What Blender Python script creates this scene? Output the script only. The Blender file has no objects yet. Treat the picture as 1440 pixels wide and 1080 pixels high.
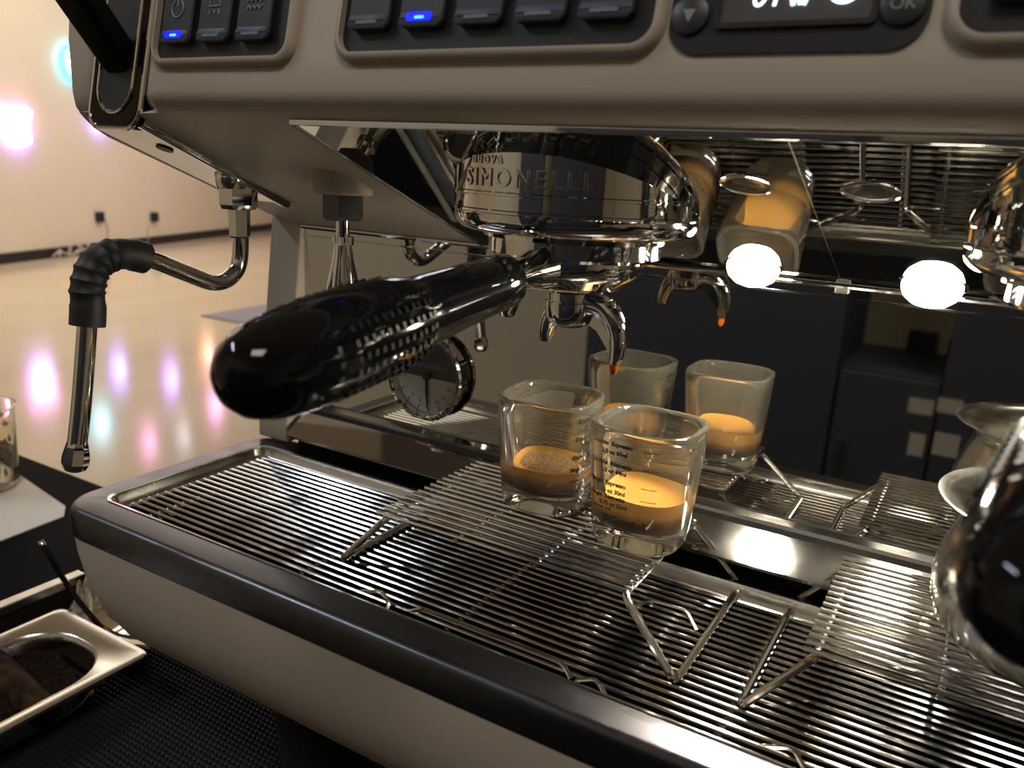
import bpy, bmesh, math, random
from mathutils import Vector, Matrix
random.seed(7)
S = 0.001                      # everything below is measured in millimetres, lens at the origin
ZOFF = 1300.0                  # lens height above the floor
D = bpy.data
SC = bpy.context.scene
COL = SC.collection
def W(p): return Vector((p[0] * S, p[1] * S, (p[2] + ZOFF) * S))

# ------------------------------------------------------------------ camera
AX = Vector((0.85904177, 0.17449943, -0.48124546))
AY = Vector((0.50916639, -0.19414258, 0.83848569))
AZ = Vector((0.05288504, -0.96532824, -0.25562583))
cam = D.cameras.new('camera'); camo = D.objects.new('camera', cam); COL.objects.link(camo)
right = Vector((AX[0], AY[0], AZ[0])); up = -Vector((AX[1], AY[1], AZ[1])); back = -Vector((AX[2], AY[2], AZ[2]))
m = Matrix((right, up, back)).transposed().to_4x4(); m.translation = W((0, 0, 0))
camo.matrix_world = m
cam.sensor_width = 36; cam.lens = 1144.5 / 1440 * 36; cam.clip_start = 0.01; cam.clip_end = 100
cam.dof.use_dof = True; cam.dof.focus_distance = 0.375; cam.dof.aperture_fstop = 14
SC.camera = camo

# ------------------------------------------------------------------ world, lights, exposure
wd = D.worlds.new('world'); SC.world = wd; wd.use_nodes = True
wd.node_tree.nodes['Background'].inputs[0].default_value = (1.0, 0.93, 0.85, 1)
wd.node_tree.nodes['Background'].inputs[1].default_value = 0.02
vs = SC.view_settings
vs.view_transform = 'Standard'; vs.look = 'None'; vs.gamma = 1; vs.use_curve_mapping = False; vs.exposure = 0.0

def area(name, loc, size, energy, color, target, sy=None):
    l = D.lights.new(name, 'AREA'); l.energy = energy; l.color = color; l.size = size * S
    if sy: l.shape = 'RECTANGLE'; l.size_y = sy * S
    o = D.objects.new(name, l); COL.objects.link(o); o.location = W(loc)
    d = W(target) - W(loc); o.rotation_euler = d.to_track_quat('-Z', 'Y').to_euler()
    return o
WARM = (1.0, 0.91, 0.76)
area('hall_ceiling_light', (-7600, 5600, 2300), 3000, 165, WARM, (-7600, 5600, -1300), 7000)
area('hall_ceiling_light', (-3800, 4800, 2300), 2400, 60, WARM, (-3800, 4800, -1300), 5000)
area('bar_strip_light', (-2300, -750, 1900), 1200, 21, (0.76, 0.87, 1.0), (-1700, -300, -200), 100)
area('fascia_fill_light', (500, -900, 2000), 900, 21, (1.0, 0.91, 0.80), (-150, 300, 0), 500)  # unseen fill lamp added to brighten the fascia from the front

# ------------------------------------------------------------------ materials
def mat(name, base, rough=0.5, metal=0.0, **k):
    m = D.materials.new(name); m.use_nodes = True
    b = m.node_tree.nodes['Principled BSDF']
    b.inputs['Base Color'].default_value = (*base, 1)
    b.inputs['Roughness'].default_value = rough; b.inputs['Metallic'].default_value = metal
    for kk, v in k.items():
        n = kk.replace('_', ' ')
        b.inputs[n].default_value = v if not (isinstance(v, tuple) and len(v) == 3) else (*v, 1)
    return m
def nodes(m): return m.node_tree.nodes, m.node_tree.links, m.node_tree.nodes['Principled BSDF']
def noise_rough(m, scale, lo, hi, stretch=(1, 1, 1), detail=4):
    n, l, b = nodes(m)
    tc = n.new('ShaderNodeTexCoord'); mp = n.new('ShaderNodeMapping'); mp.inputs['Scale'].default_value = stretch
    t = n.new('ShaderNodeTexNoise'); t.inputs['Scale'].default_value = scale; t.inputs['Detail'].default_value = detail
    r = n.new('ShaderNodeMapRange'); r.inputs['To Min'].default_value = lo; r.inputs['To Max'].default_value = hi
    r.inputs['From Min'].default_value = 0.35; r.inputs['From Max'].default_value = 0.65
    l.new(tc.outputs['Object'], mp.inputs[0]); l.new(mp.outputs[0], t.inputs['Vector']); l.new(t.outputs['Fac'], r.inputs['Value'])
    l.new(r.outputs[0], b.inputs['Roughness']); return m
def noise_col(m, scale, c1, c2, stretch=(1, 1, 1), lo=0.35, hi=0.65, detail=4):
    n, l, b = nodes(m)
    tc = n.new('ShaderNodeTexCoord'); mp = n.new('ShaderNodeMapping'); mp.inputs['Scale'].default_value = stretch
    t = n.new('ShaderNodeTexNoise'); t.inputs['Scale'].default_value = scale; t.inputs['Detail'].default_value = detail
    r = n.new('ShaderNodeValToRGB'); r.color_ramp.elements[0].position = lo; r.color_ramp.elements[1].position = hi
    r.color_ramp.elements[0].color = (*c1, 1); r.color_ramp.elements[1].color = (*c2, 1)
    l.new(tc.outputs['Object'], mp.inputs[0]); l.new(mp.outputs[0], t.inputs['Vector']); l.new(t.outputs['Fac'], r.inputs['Fac'])
    l.new(r.outputs[0], b.inputs['Base Color']); return m
def bump(m, scale, strength, dist=0.001, stretch=(1, 1, 1)):
    n, l, b = nodes(m)
    tc = n.new('ShaderNodeTexCoord'); mp = n.new('ShaderNodeMapping'); mp.inputs['Scale'].default_value = stretch
    t = n.new('ShaderNodeTexNoise'); t.inputs['Scale'].default_value = scale
    bp = n.new('ShaderNodeBump'); bp.inputs['Strength'].default_value = strength; bp.inputs['Distance'].default_value = dist
    l.new(tc.outputs['Object'], mp.inputs[0]); l.new(mp.outputs[0], t.inputs['Vector']); l.new(t.outputs['Fac'], bp.inputs['Height'])
    l.new(bp.outputs[0], b.inputs['Normal']); return m
def emit(name, col, strength):
    return mat(name, (0, 0, 0), 0.5, 0, Emission_Color=col, Emission_Strength=strength)

M = {}
M['paint'] = bump(mat('champagne_paint', (0.45, 0.39, 0.325), 0.5, 0.0, Specular_IOR_Level=0.35), 900, 0.03, 0.0003)
M['chrome'] = mat('chrome', (0.74, 0.73, 0.71), 0.045, 1)
M['mirror'] = noise_rough(mat('mirror_steel', (0.55, 0.54, 0.51), 0.02, 1), 30, 0.012, 0.028)
M['frame_steel'] = noise_rough(mat('dark_satin_steel', (0.095, 0.095, 0.105), 0.3, 1), 60, 0.26, 0.36, (0.3, 1, 1))
M['satin'] = noise_rough(mat('satin_steel', (0.62, 0.60, 0.56), 0.2, 1), 40, 0.15, 0.28, (0.2, 1, 1))
M['ledge'] = noise_rough(mat('ledge_steel', (0.42, 0.41, 0.39), 0.08, 1), 50, 0.06, 0.10)
M['wire'] = mat('wire_steel', (0.74, 0.72, 0.68), 0.14, 1)
M['bar'] = noise_rough(noise_col(mat('grate_steel', (0.7, 0.68, 0.64), 0.16, 1), 90, (0.34, 0.27, 0.18), (0.78, 0.77, 0.74), lo=0.22, hi=0.34), 60, 0.06, 0.14)
M['basin'] = noise_rough(noise_col(mat('basin_steel', (0.4, 0.38, 0.35), 0.3, 1), 45, (0.14, 0.10, 0.06), (0.46, 0.44, 0.40), lo=0.3, hi=0.5), 35, 0.18, 0.4)
M['black_gloss'] = mat('black_gloss_plastic', (0.004, 0.004, 0.005), 0.07, 0, Specular_IOR_Level=0.25)
M['black_grip'] = mat('black_grip_plastic', (0.004, 0.004, 0.005), 0.4, 0, Specular_IOR_Level=0.12)
M['black_panel'] = mat('black_panel', (0.012, 0.014, 0.018), 0.35)
M['key'] = mat('key_black', (0.022, 0.024, 0.030), 0.4)
M['key_lens'] = mat('key_lens_grey', (0.055, 0.065, 0.09), 0.5, 0, Specular_IOR_Level=0.25)
M['key_slit'] = mat('key_slit_pale', (0.17, 0.19, 0.23), 0.5, 0, Specular_IOR_Level=0.25)
M['key_on'] = emit('key_light_blue', (0.0, 0.005, 1.0), 3.0)
M['key_core'] = emit('key_light_core', (0.05, 0.22, 1.0), 4)
M['icon'] = mat('icon_grey', (0.25, 0.25, 0.26), 0.5)
M['screen'] = mat('screen_grey', (0.085, 0.08, 0.085), 0.25)
M['screen_glow'] = emit('screen_symbols', (0.72, 0.86, 1.0), 3)
M['rubber'] = mat('black_rubber', (0.010, 0.010, 0.011), 0.55)
M['mat'] = mat('mat_rubber', (0.014, 0.014, 0.016), 0.62, 0, Specular_IOR_Level=0.3)
M['counter'] = mat('black_counter', (0.006, 0.006, 0.008), 0.6, 0, IOR=1.08)
M['dark'] = mat('dark_slot', (0.004, 0.004, 0.004), 0.5)
M['glass'] = mat('glow_tinted_glass', (1, 0.95, 0.82), 0.0, 0, IOR=1.48, Transmission_Weight=0.97)  # warm tint and slight diffuse put lamp glow into the glass colour
M['print'] = mat('black_print', (0.008, 0.007, 0.006), 0.6)
def layered(name, stops):        # colour layers of settling espresso, by height in the glass (mm)
    m = mat(name, (0, 0, 0), 0.3); n, l, b = nodes(m)
    tc = n.new('ShaderNodeTexCoord'); sx = n.new('ShaderNodeSeparateXYZ'); r = n.new('ShaderNodeValToRGB'); mr = n.new('ShaderNodeMapRange')
    nz = n.new('ShaderNodeTexNoise'); nz.inputs['Scale'].default_value = 160; ad = n.new('ShaderNodeMath'); ad.operation = 'MULTIPLY_ADD'
    ad.inputs[1].default_value = 0.003; mr.inputs['From Min'].default_value = 0.0095; mr.inputs['From Max'].default_value = 0.0275
    l.new(tc.outputs['Object'], sx.inputs[0]); l.new(tc.outputs['Object'], nz.inputs['Vector']); l.new(nz.outputs['Fac'], ad.inputs[0]); l.new(sx.outputs['Z'], ad.inputs[2])
    l.new(ad.outputs[0], mr.inputs['Value']); l.new(mr.outputs[0], r.inputs['Fac']); l.new(r.outputs[0], b.inputs['Base Color'])
    e = r.color_ramp.elements; e[0].position = stops[0][0]; e[0].color = (*stops[0][1], 1); e[1].position = stops[-1][0]; e[1].color = (*stops[-1][1], 1)
    for p, c in stops[1:-1]: x = e.new(p); x.color = (*c, 1)
    return m
ST_ = [(0.0, (0.018, 0.006, 0.002)), (0.28, (0.045, 0.015, 0.004)), (0.45, (0.16, 0.065, 0.014)), (0.62, (0.40, 0.20, 0.04)), (1.0, (0.50, 0.27, 0.06))]
M['coffee'] = layered('espresso', ST_)
M['crema'] = layered('crema', ST_)
M['foam'] = noise_col(mat('crema_foam', (0.30, 0.16, 0.07), 0.4), 900, (0.14, 0.06, 0.02), (0.55, 0.36, 0.18))
M['drop'] = mat('coffee_drop', (0.55, 0.14, 0.02), 0.05, 0, Transmission_Weight=0.7, IOR=1.33)
M['dial_dark'] = mat('dial_dark', (0.045, 0.044, 0.042), 0.5)
M['dial_light'] = mat('dial_light', (0.36, 0.35, 0.33), 0.5)
M['dial_text'] = mat('dial_text', (0.16, 0.155, 0.15), 0.5)
M['led'] = emit('led_lens', (1.0, 0.90, 0.72), 400)
M['grounds'] = bump(noise_col(mat('coffee_grounds', (0.012, 0.007, 0.004), 0.9, 0, Specular_IOR_Level=0.1), 300, (0.005, 0.003, 0.002), (0.022, 0.012, 0.006)), 400, 0.8, 0.002)
M['knock'] = noise_col(mat('knock_bar_rubber', (0.03, 0.016, 0.009), 0.8, 0, Specular_IOR_Level=0.1), 120, (0.010, 0.006, 0.003), (0.05, 0.026, 0.010))
M['rag'] = bump(noise_col(mat('rag_cloth', (0.5, 0.42, 0.3), 0.9), 60, (0.20, 0.13, 0.07), (0.62, 0.55, 0.43)), 300, 0.5)
M['napkin'] = mat('white_paper', (0.80, 0.76, 0.70), 0.8)
M['paper'] = mat('note_paper', (0.55, 0.52, 0.46), 0.8)
M['herb'] = noise_col(mat('herb_leaves', (0.2, 0.2, 0.08), 0.6), 60, (0.10, 0.13, 0.03), (0.50, 0.42, 0.24))
M['wall'] = noise_col(mat('cream_wall', (0.80, 0.70, 0.60), 0.7), 0.6, (0.79, 0.71, 0.58), (0.83, 0.73, 0.64))
M['floor'] = noise_col(mat('glossy_floor', (0.66, 0.50, 0.34), 0.13, 0, Specular_IOR_Level=0.6), 1.2, (0.60, 0.50, 0.34), (0.68, 0.57, 0.41), (1, 0.2, 1))
M['base'] = mat('black_baseboard', (0.012, 0.012, 0.013), 0.5)
M['ceil'] = mat('ceiling_paint', (0.6, 0.55, 0.48), 0.8)
M['olive'] = mat('back_wall_paint', (0.62, 0.56, 0.43), 0.8)
M['cab'] = mat('dark_cabinet', (0.055, 0.064, 0.085), 0.5)
M['carpet'] = mat('grey_mat', (0.22, 0.21, 0.24), 0.6)
M['cord'] = mat('pale_cord', (0.55, 0.5, 0.44), 0.6)
M['n_cyan'] = emit('neon_cyan', (0.05, 0.65, 0.85), 7)
M['n_white'] = emit('neon_white', (0.85, 0.85, 1.0), 14)
M['n_pink'] = emit('neon_pink', (1.0, 0.30, 0.80), 20)
M['n_blue'] = emit('neon_blue', (0.28, 0.18, 1.0), 24)
M['n_violet'] = emit('neon_violet', (0.40, 0.18, 1.0), 22)
M['n_orange'] = emit('neon_orange', (1.0, 0.35, 0.15), 14)

# ------------------------------------------------------------------ mesh helpers (mm)
class MB:
    def __init__(s): s.v = []; s.f = []
    def add(s, vs, fs):
        o = len(s.v); s.v += [tuple(v) for v in vs]; s.f += [tuple(i + o for i in f) for f in fs]; return s
    def box(s, x0, x1, y0, y1, z0, z1):
        return s.add([(x, y, z) for z in (z0, z1) for y in (y0, y1) for x in (x0, x1)],
                     [(0, 2, 3, 1), (4, 5, 7, 6), (0, 1, 5, 4), (2, 6, 7, 3), (0, 4, 6, 2), (1, 3, 7, 5)])
    def loft(s, loops, cap0=True, cap1=True, closed=True):
        n = len(loops[0]); vs = [p for L in loops for p in L]; fs = []
        for i in range(len(loops) - 1):
            for j in range(n if closed else n - 1):
                a = i * n + j; b = i * n + (j + 1) % n; fs.append((a, b, b + n, a + n))
        if cap0: fs.append(tuple(reversed(range(n))))
        if cap1: fs.append(tuple(range((len(loops) - 1) * n, len(loops) * n)))
        return s.add(vs, fs)
    def lathe(s, prof, c=(0, 0, 0), axis=(0, 0, 1), n=48, mod=None):
        q = Vector((0, 0, 1)).rotation_difference(Vector(axis).normalized()); c = Vector(c); loops = []
        for r, z in prof:
            loops.append([c + q @ Vector(((r + (mod(k, n, z) if mod else 0)) * math.cos(2 * math.pi * k / n), (r + (mod(k, n, z) if mod else 0)) * math.sin(2 * math.pi * k / n), z)) for k in range(n)])
        return s.loft(loops, prof[0][0] > 1e-6, prof[-1][0] > 1e-6)
    def tube(s, pts, r, n=10, closed=False, caps=True):
        P = [Vector(p) for p in pts]; N = len(P); rs = r if isinstance(r, (list, tuple)) else [r] * N
        T = []
        for i in range(N):
            a = P[(i - 1) % N] if (closed or i > 0) else P[i]; b = P[(i + 1) % N] if (closed or i < N - 1) else P[i]
            T.append((b - a).normalized())
        u = T[0].orthogonal().normalized(); loops = []
        for i in range(N):
            if i: u = (T[i - 1].rotation_difference(T[i]) @ u).normalized()
            u = (u - T[i] * u.dot(T[i])).normalized(); w = T[i].cross(u)
            loops.append([P[i] + rs[i] * (math.cos(2 * math.pi * k / n) * u + math.sin(2 * math.pi * k / n) * w) for k in range(n)])
        if closed: loops.append(loops[0]); return s.loft(loops, False, False)
        return s.loft(loops, caps, caps)
    def prism_x(s, poly, x0, x1):
        return s.loft([[(x0, y, z) for y, z in poly], [(x1, y, z) for y, z in poly]])
    def build(s, name, material, parent=None, origin=None, smooth=35, bevel=0, mats=None):
        o = Vector(origin) if origin is not None else (parent['_o'] if False else None)
        if o is None:
            o = ORG.get(parent.name, Vector((0, 0, 0))) if parent else centre_base(s.v)
        me = D.meshes.new(name)
        me.from_pydata([tuple((Vector(v) - o) * S) for v in s.v], [], s.f); me.update()
        bm = bmesh.new(); bm.from_mesh(me); bmesh.ops.recalc_face_normals(bm, faces=bm.faces)
        if bevel:
            es = [e for e in bm.edges if len(e.link_faces) == 2 and e.calc_face_angle(0) > math.radians(30)]
            bmesh.ops.bevel(bm, geom=es, offset=bevel * S, segments=3, profile=0.6, affect='EDGES', clamp_overlap=True)
        bm.to_mesh(me); bm.free()
        if smooth:
            me.polygons.foreach_set('use_smooth', [True] * len(me.polygons)); me.set_sharp_from_angle(angle=math.radians(smooth))
        me.materials.append(M[material] if isinstance(material, str) else material)
        ob = D.objects.new(name, me); COL.objects.link(ob)
        if parent: ob.parent = parent; ORG[ob.name] = o
        else: ob.location = W(o); ORG[ob.name] = o
        return ob
ORG = {}
def centre_base(vs):
    xs = [v[0] for v in vs]; ys = [v[1] for v in vs]; zs = [v[2] for v in vs]
    return Vector(((min(xs) + max(xs)) / 2, (min(ys) + max(ys)) / 2, min(zs)))
def thing(name, loc, label, cat, group=None):
    o = D.objects.new(name, None); COL.objects.link(o); o.location = W(loc); o.empty_display_size = 0.02
    ORG[o.name] = Vector(loc); return tag(o, label, cat, group)
def tag(o, label, cat, group=None, kind=None):
    o['label'] = label; o['category'] = cat
    if group: o['group'] = group
    if kind: o['kind'] = kind
    return o
def struct(o): o['kind'] = 'structure'; return o
def share(ob, name, parent, loc):            # another object on the same mesh
    c = D.objects.new(name, ob.data); COL.objects.link(c); c.parent = parent; c.location = Vector(loc) * S; return c
def fillet(pts, r, n=5, closed=False):
    P = [Vector(p) for p in pts]; out = []; N = len(P)
    for i in range(N):
        if not closed and i in (0, N - 1): out.append(P[i]); continue
        a, b, c = P[i - 1], P[i], P[(i + 1) % N]; rr = min(r, (a - b).length * .45, (c - b).length * .45)
        p = b + (a - b).normalized() * rr; q = b + (c - b).normalized() * rr
        for k in range(n + 1):
            t = k / n; out.append(p * (1 - t) ** 2 + b * 2 * t * (1 - t) + q * t * t)
    return out
def smooth_path(pts, n=8):                   # Catmull-Rom
    P = [Vector(p) for p in pts]; P = [2 * P[0] - P[1]] + P + [2 * P[-1] - P[-2]]; out = []
    for i in range(1, len(P) - 2):
        for k in range(n):
            t = k / n; a, b, c, d = P[i - 1:i + 3]
            out.append(0.5 * (2 * b + (c - a) * t + (2 * a - 5 * b + 4 * c - d) * t * t + (3 * b - a - 3 * c + d) * t ** 3))
    out.append(P[-2]); return out
def rrect(x0, x1, y0, y1, r, z=0, n=8):
    out = []
    for cx, cy, a0 in ((x1 - r, y0 + r, -90), (x1 - r, y1 - r, 0), (x0 + r, y1 - r, 90), (x0 + r, y0 + r, 180)):
        for k in range(n + 1):
            a = math.radians(a0 + 90 * k / n); out.append((cx + r * math.cos(a), cy + r * math.sin(a), z))
    return out
def textmesh(body, size, fn, align='CENTER', extrude=0.0, shear=0.0, space=1.0, bold=0.0, bev=0.0):
    """lettering as a mesh builder; fn maps (u, v, w) in mm to a point"""
    c = D.curves.new('lettering', 'FONT'); c.body = body; c.size = size; c.align_x = align; c.extrude = extrude
    c.shear = shear; c.space_character = space; c.resolution_u = 3; c.offset = bold * size; c.bevel_depth = bev
    o = D.objects.new('lettering', c); COL.objects.link(o)
    dg = bpy.context.evaluated_depsgraph_get(); me = D.meshes.new_from_object(o.evaluated_get(dg))
    bm = bmesh.new(); bm.from_mesh(me)
    bmesh.ops.triangulate(bm, faces=bm.faces)
    b = MB(); bm.verts.ensure_lookup_table()
    b.add([fn(v.co.x, v.co.y, v.co.z) for v in bm.verts], [tuple(v.index for v in f.verts) for f in bm.faces])
    bm.free(); D.meshes.remove(me); D.objects.remove(o); D.curves.remove(c); return b
MID = -56.0
def mir(x): return 2 * MID - x

# ------------------------------------------------------------------ the room
FL = -ZOFF
wn = Vector((0.94297, 0.33288, 0)); wdir = Vector((-0.33288, 0.94297, 0)); wb = Vector((-9249, 4828, 0))
def wp(along, z, out=0): p = wb + wdir * along + wn * out; return Vector((p.x, p.y, z))
CE = 2500
b = MB(); b.box(-16000, 9000, -3600, 16000, FL - 60, FL); struct(b.build('floor', 'floor', smooth=0))
b = MB(); b.box(-16000, 9000, -3600, 16000, CE, CE + 60); struct(b.build('ceiling', 'ceil', smooth=0))
def wallbox(bm_, a0, a1, z0, z1, o0, o1):
    ps = [wp(a, 0, o) for o in (o0, o1) for a in (a0, a1)]
    return bm_.add([(p.x, p.y, z) for z in (z0, z1) for p in ps], [(0, 2, 3, 1), (4, 5, 7, 6), (0, 1, 5, 4), (2, 6, 7, 3), (0, 4, 6, 2), (1, 3, 7, 5)])
struct(wallbox(MB(), -9500, 10500, FL, CE, -120, 0).build('wall_left', 'wall', smooth=0))
struct(wallbox(MB(), -9500, 10500, FL, FL + 115, 0, 15).build('baseboard_left', 'base', smooth=0))
struct(MB().box(-13000, 9000, 13500, 13620, FL, CE).build('wall_far', 'wall', smooth=0))
struct(MB().box(-7500, 4000, -2020, -1900, FL, CE).build('wall_back', 'olive', smooth=0))
struct(MB().box(3400, 3520, -1900, 13500, FL, CE).build('wall_right', 'olive', smooth=0))

# ------------------------------------------------------------------ counter and the bar behind the lens
CT = -348.0
t = thing('bar_counter', (-600, 270, FL), 'long black bar counter carrying the coffee machine', 'counter')
MB().box(-2400, 900, 40, 482, CT - 38, CT).build('counter_top', 'counter', t, smooth=0, bevel=3)
MB().box(-2360, 860, 90, 460, FL, CT - 38).build('cabinet_body', 'cab', t, smooth=0)
tag(MB().box(-2300, 2600, -1440, 30, FL, FL + 14).build('floor_mat', 'rubber', smooth=0), 'large black floor mat added behind the bar to cut bounced light', 'mat')  # unseen mat, added to keep floor bounce off the painted base
t = thing('figure_stand_in', (350, -1500, FL), 'tall dark cabinet added as stand-in for the figure mirrored in the splash-back', 'cabinet')  # added in place of the dark figure reflected in the splash-back
for x0, x1, zt in ((-1050, -300, 420), (-300, -55, -462), (-55, 1900, 420)):
    MB().box(x0, x1, -1900, -1500, FL, zt).build('body', 'cab', t, smooth=0)
for x0, x1, zt, hx in ((-1040, -306, 400, -1000), (-296, -59, -470, -280), (-51, 900, 400, 860), (906, 1890, 400, 950)):
    d = MB().box(x0, x1, -1500, -1482, FL + 80, zt).build('door', 'cab', t, smooth=0, bevel=3)
    MB().box(hx, hx + 14, -1482, -1466, -760, -660).build('handle', 'satin', d, smooth=0)
for x0, x1, z0, z1, lb in ((-177, -99, -470, -400, 'larger black control box on the wall between the cabinets'), (-70, -31, -459, -412, 'smaller black control box on the wall between the cabinets')):
    tag(MB().box(x0, x1, -1900, -1875, z0, z1).build('control_box', 'base', smooth=0, bevel=4), lb, 'control box')
notes = [(-122, -552, 57, 40), (-57, -538, 56, 38), (-106, -664, 37, 60), (-50, -650, 58, 60), (78, -547, 60, 34)]
nl = ['small pale note taped above the narrow slip on dark cabinet', 'small pale note taped above the large low sheet',
      'narrow paper slip taped low on the dark cabinet', 'large pale sheet taped low beside the narrow slip', 'wide pale notice taped alone on the cabinet']
for (x, z, w_, h_), lb in zip(notes, nl):
    tag(MB().box(x, x + w_, -1481.5, -1480.5, z, z + h_).build('paper_note', 'paper', smooth=0), lb, 'note', 'notes on the back cabinet')

# ------------------------------------------------------------------ espresso machine
mc = thing('espresso_machine', (MID, 300, CT), 'champagne and chrome espresso machine with two brewing groups on black counter', 'coffee machine')
XL, XR = -392.0, mir(-392.0)
def ul(y): return 14 - 0.3844 * (y - 245)        # sloping underside
s12, c12 = math.sin(math.radians(12)), math.cos(math.radians(12))
FY, FZ = 233.0, 24.0
def fp(x, v, out=0): return Vector((x, FY + v * s12 - out * c12, FZ + v * c12 + out * s12))   # point on the tilted fascia
prof = [(480, -42.5), (392, -42.5), (245, 14)]
prof += [(240.5, 15.2), (236.5, 17.2), (234, 20), (233, 24)]
prof += [(FY + v * s12, FZ + v * c12) for v in (12, 40, 92)] + [(256, 118.5), (263, 122), (480, 122)]
def setback(off):
    return [(y + off * (1 if z > 16 else 0.32), z if z > 14.5 else ul(y + off * 0.32)) if y < 270 and i_ > 1 else (y, z) for i_, (y, z) in enumerate(prof)]
secs = [(XL, 26), (-388, 20), (-383, 17.4), (-342, 17), (-333, 12), (-324, 4.5), (-319.5, 1.2), (-316, 0)]
secs = secs + [(mir(x), o) for x, o in reversed(secs)]
MB().loft([[(x, y, z) for y, z in setback(o)] for x, o in secs]).build('upper_body', 'paint', mc, smooth=40)
MB().box(XL + 12, XR - 12, 275, 470, 122, 128).build('cup_warmer_tray', 'satin', mc, smooth=0, bevel=2)
for sx in (1, -1):
    f = (lambda x: x) if sx == 1 else mir
    side = [(256.9, 25), (258, 18.4), (261.5, 13.5), (266.8, 8.7), (274.4, 4.6), (294.8, -3.2), (317, -11.6), (341.5, -21), (366, -30), (391, -39.5), (486, -42), (486, 126), (290, 126), (272, 118), (262, 90), (257, 50)]
    MB().prism_x(side, f(-410), f(-392.5)).build('side_panel', 'paint', mc, bevel=2.2, smooth=40)
    chk = [(390, -38), (374, -176), (374, -186), (486, -186), (486, -38)]
    MB().prism_x(chk, f(-413), f(-386)).build('side_cheek', 'paint', mc, bevel=1.5, smooth=40)
    # polished strip under the end module with its chrome edge
    pl = MB(); ys = (257, 346)
    pl.add([(f(x), y, ul(y) - dz) for dz in (0.0, 1.4) for y in ys for x in (-391, -347)], [(0, 2, 3, 1), (4, 5, 7, 6), (0, 1, 5, 4), (2, 6, 7, 3), (0, 4, 6, 2), (1, 3, 7, 5)])
    sp_ = pl.build('underside_strip', 'satin', mc, smooth=0)
    MB().tube([(f(-345), 248, ul(248) - 1), (f(-349), 300, ul(300) - 1.5), (f(-354), 346, ul(346) - 1.5)], 3.0, 12).build('edge_trim', 'chrome', mc)
    nrm = Vector((0, -0.3588, -0.9334))
    MB().lathe([(4.2, 0), (4.2, 0.8), (0, 0.8)], (f(-366), 276, ul(276) - 1.4), nrm, 20).build('screw_hole', 'dark', sp_)
    MB().tube([fp(f(-322), v, -3.4) for v in (0, 30, 60, 90)], 0.5, 6).build('panel_joint', 'dark', mc)
    # steam control: glossy plate, chrome edge, slot and paddle lever
    def plate(x0, x1, v0, v1, r, o, n=8): return [fp(f(p[0]), p[1], o - 17) for p in rrect(x0, x1, v0, v1, r, 0, n)]
    q = MB().loft([plate(-379, -343, -12.5, 84, 9, -3), plate(-379, -343, -12.5, 84, 9, 2.2), plate(-378, -344, -11.5, 83, 8, 3)], smooth if False else True)
    bz = q.build('steam_bezel', 'black_gloss', mc)
    MB().tube(plate(-379.3, -342.7, -12.8, 84.3, 9, 2.0), 1.1, 8, closed=True).build('bezel_trim', 'chrome', bz)
    MB().tube(plate(-373.5, -348.5, -6, 78, 12.4, 3.2), 0.9, 8, closed=True).build('slot_trim', 'chrome', bz)
    MB().loft([plate(-373, -349, -5.5, 77.5, 12, 2.6), plate(-373, -349, -5.5, 77.5, 12, 3.3)]).build('slot', 'dark', bz)
    A = fp(f(-361), 14, -20); Bp = Vector((f(-364), 211, 92)); dr = (Bp - A).normalized(); sd = Vector((1, 0, 0)); nn_ = dr.cross(sd).normalized()
    loops = []
    for k, (wd_, th) in ((0, (8, 5)), (0.08, (10, 6)), (0.55, (11, 5.5)), (0.93, (11.5, 4.6)), (1.0, (9, 3))):
        loops.append([A + dr * ((Bp - A).length * k) + sd * p[0] + nn_ * p[1] for p in rrect(-wd_, wd_, -th, th, min(wd_, th) * 0.7, 0, 4)])
    MB().loft(loops).build('steam_lever', 'black_grip', mc)
# sloping mirror panel in two halves, seam between
for x0, x1 in ((-248, MID - 0.12), (MID + 0.12, mir(-248))):
    pl = MB(); pl.add([(x, y, ul(y) - dz) for dz in (0.05, 1.2) for y in (245.5, 390) for x in (x0, x1)], [(0, 2, 3, 1), (4, 5, 7, 6), (0, 1, 5, 4), (2, 6, 7, 3), (0, 4, 6, 2), (1, 3, 7, 5)])
    pl.build('underside_mirror', 'mirror', mc, smooth=0)
for x in (-248, mir(-248)):
    MB().tube([(x, 246, ul(246) - 1), (x, 390, ul(390) - 1)], 1.0, 8).build('mirror_edge', 'satin', mc)
MB().box(-248, mir(-248), 244.2, 246.2, 11.8, 14.2).build('front_lip', 'chrome', mc, smooth=0, bevel=0.5)
# vertical mirror splash-back, junction rail, sloping ledge
MB().box(-386, mir(-386), 392, 396, -161, -41).build('backsplash', 'mirror', mc, smooth=0)
MB().tube([(-386, 390.5, -42.8), (mir(-386), 390.5, -42.8)], 1.7, 10).build('junction_rail', 'ledge', mc)
MB().box(-386, mir(-386), 390.8, 392.2, -49.2, -48.2).build('junction_bead', 'ledge', mc, smooth=0)
MB().box(-59, -53, 389.5, 392.5, -46.5, -43.5).build('rail_clip', 'satin', mc, smooth=0, bevel=0.6)
MB().prism_x([(392, -160), (366, -176.5), (366, -178), (372, -179), (396, -163)], -379, mir(-379)).build('splash_ledge', 'ledge', mc, smooth=0)
MB().box(-386, mir(-386), 384, 470, -190, -162).build('ledge_shade_body', 'dark', mc, smooth=0)  # near-black colour stands in for the shade under the ledge
# chassis behind
MB().box(-384, mir(-384), 397, 478, -205, -42).build('rear_chassis', 'paint', mc, smooth=0)

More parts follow.
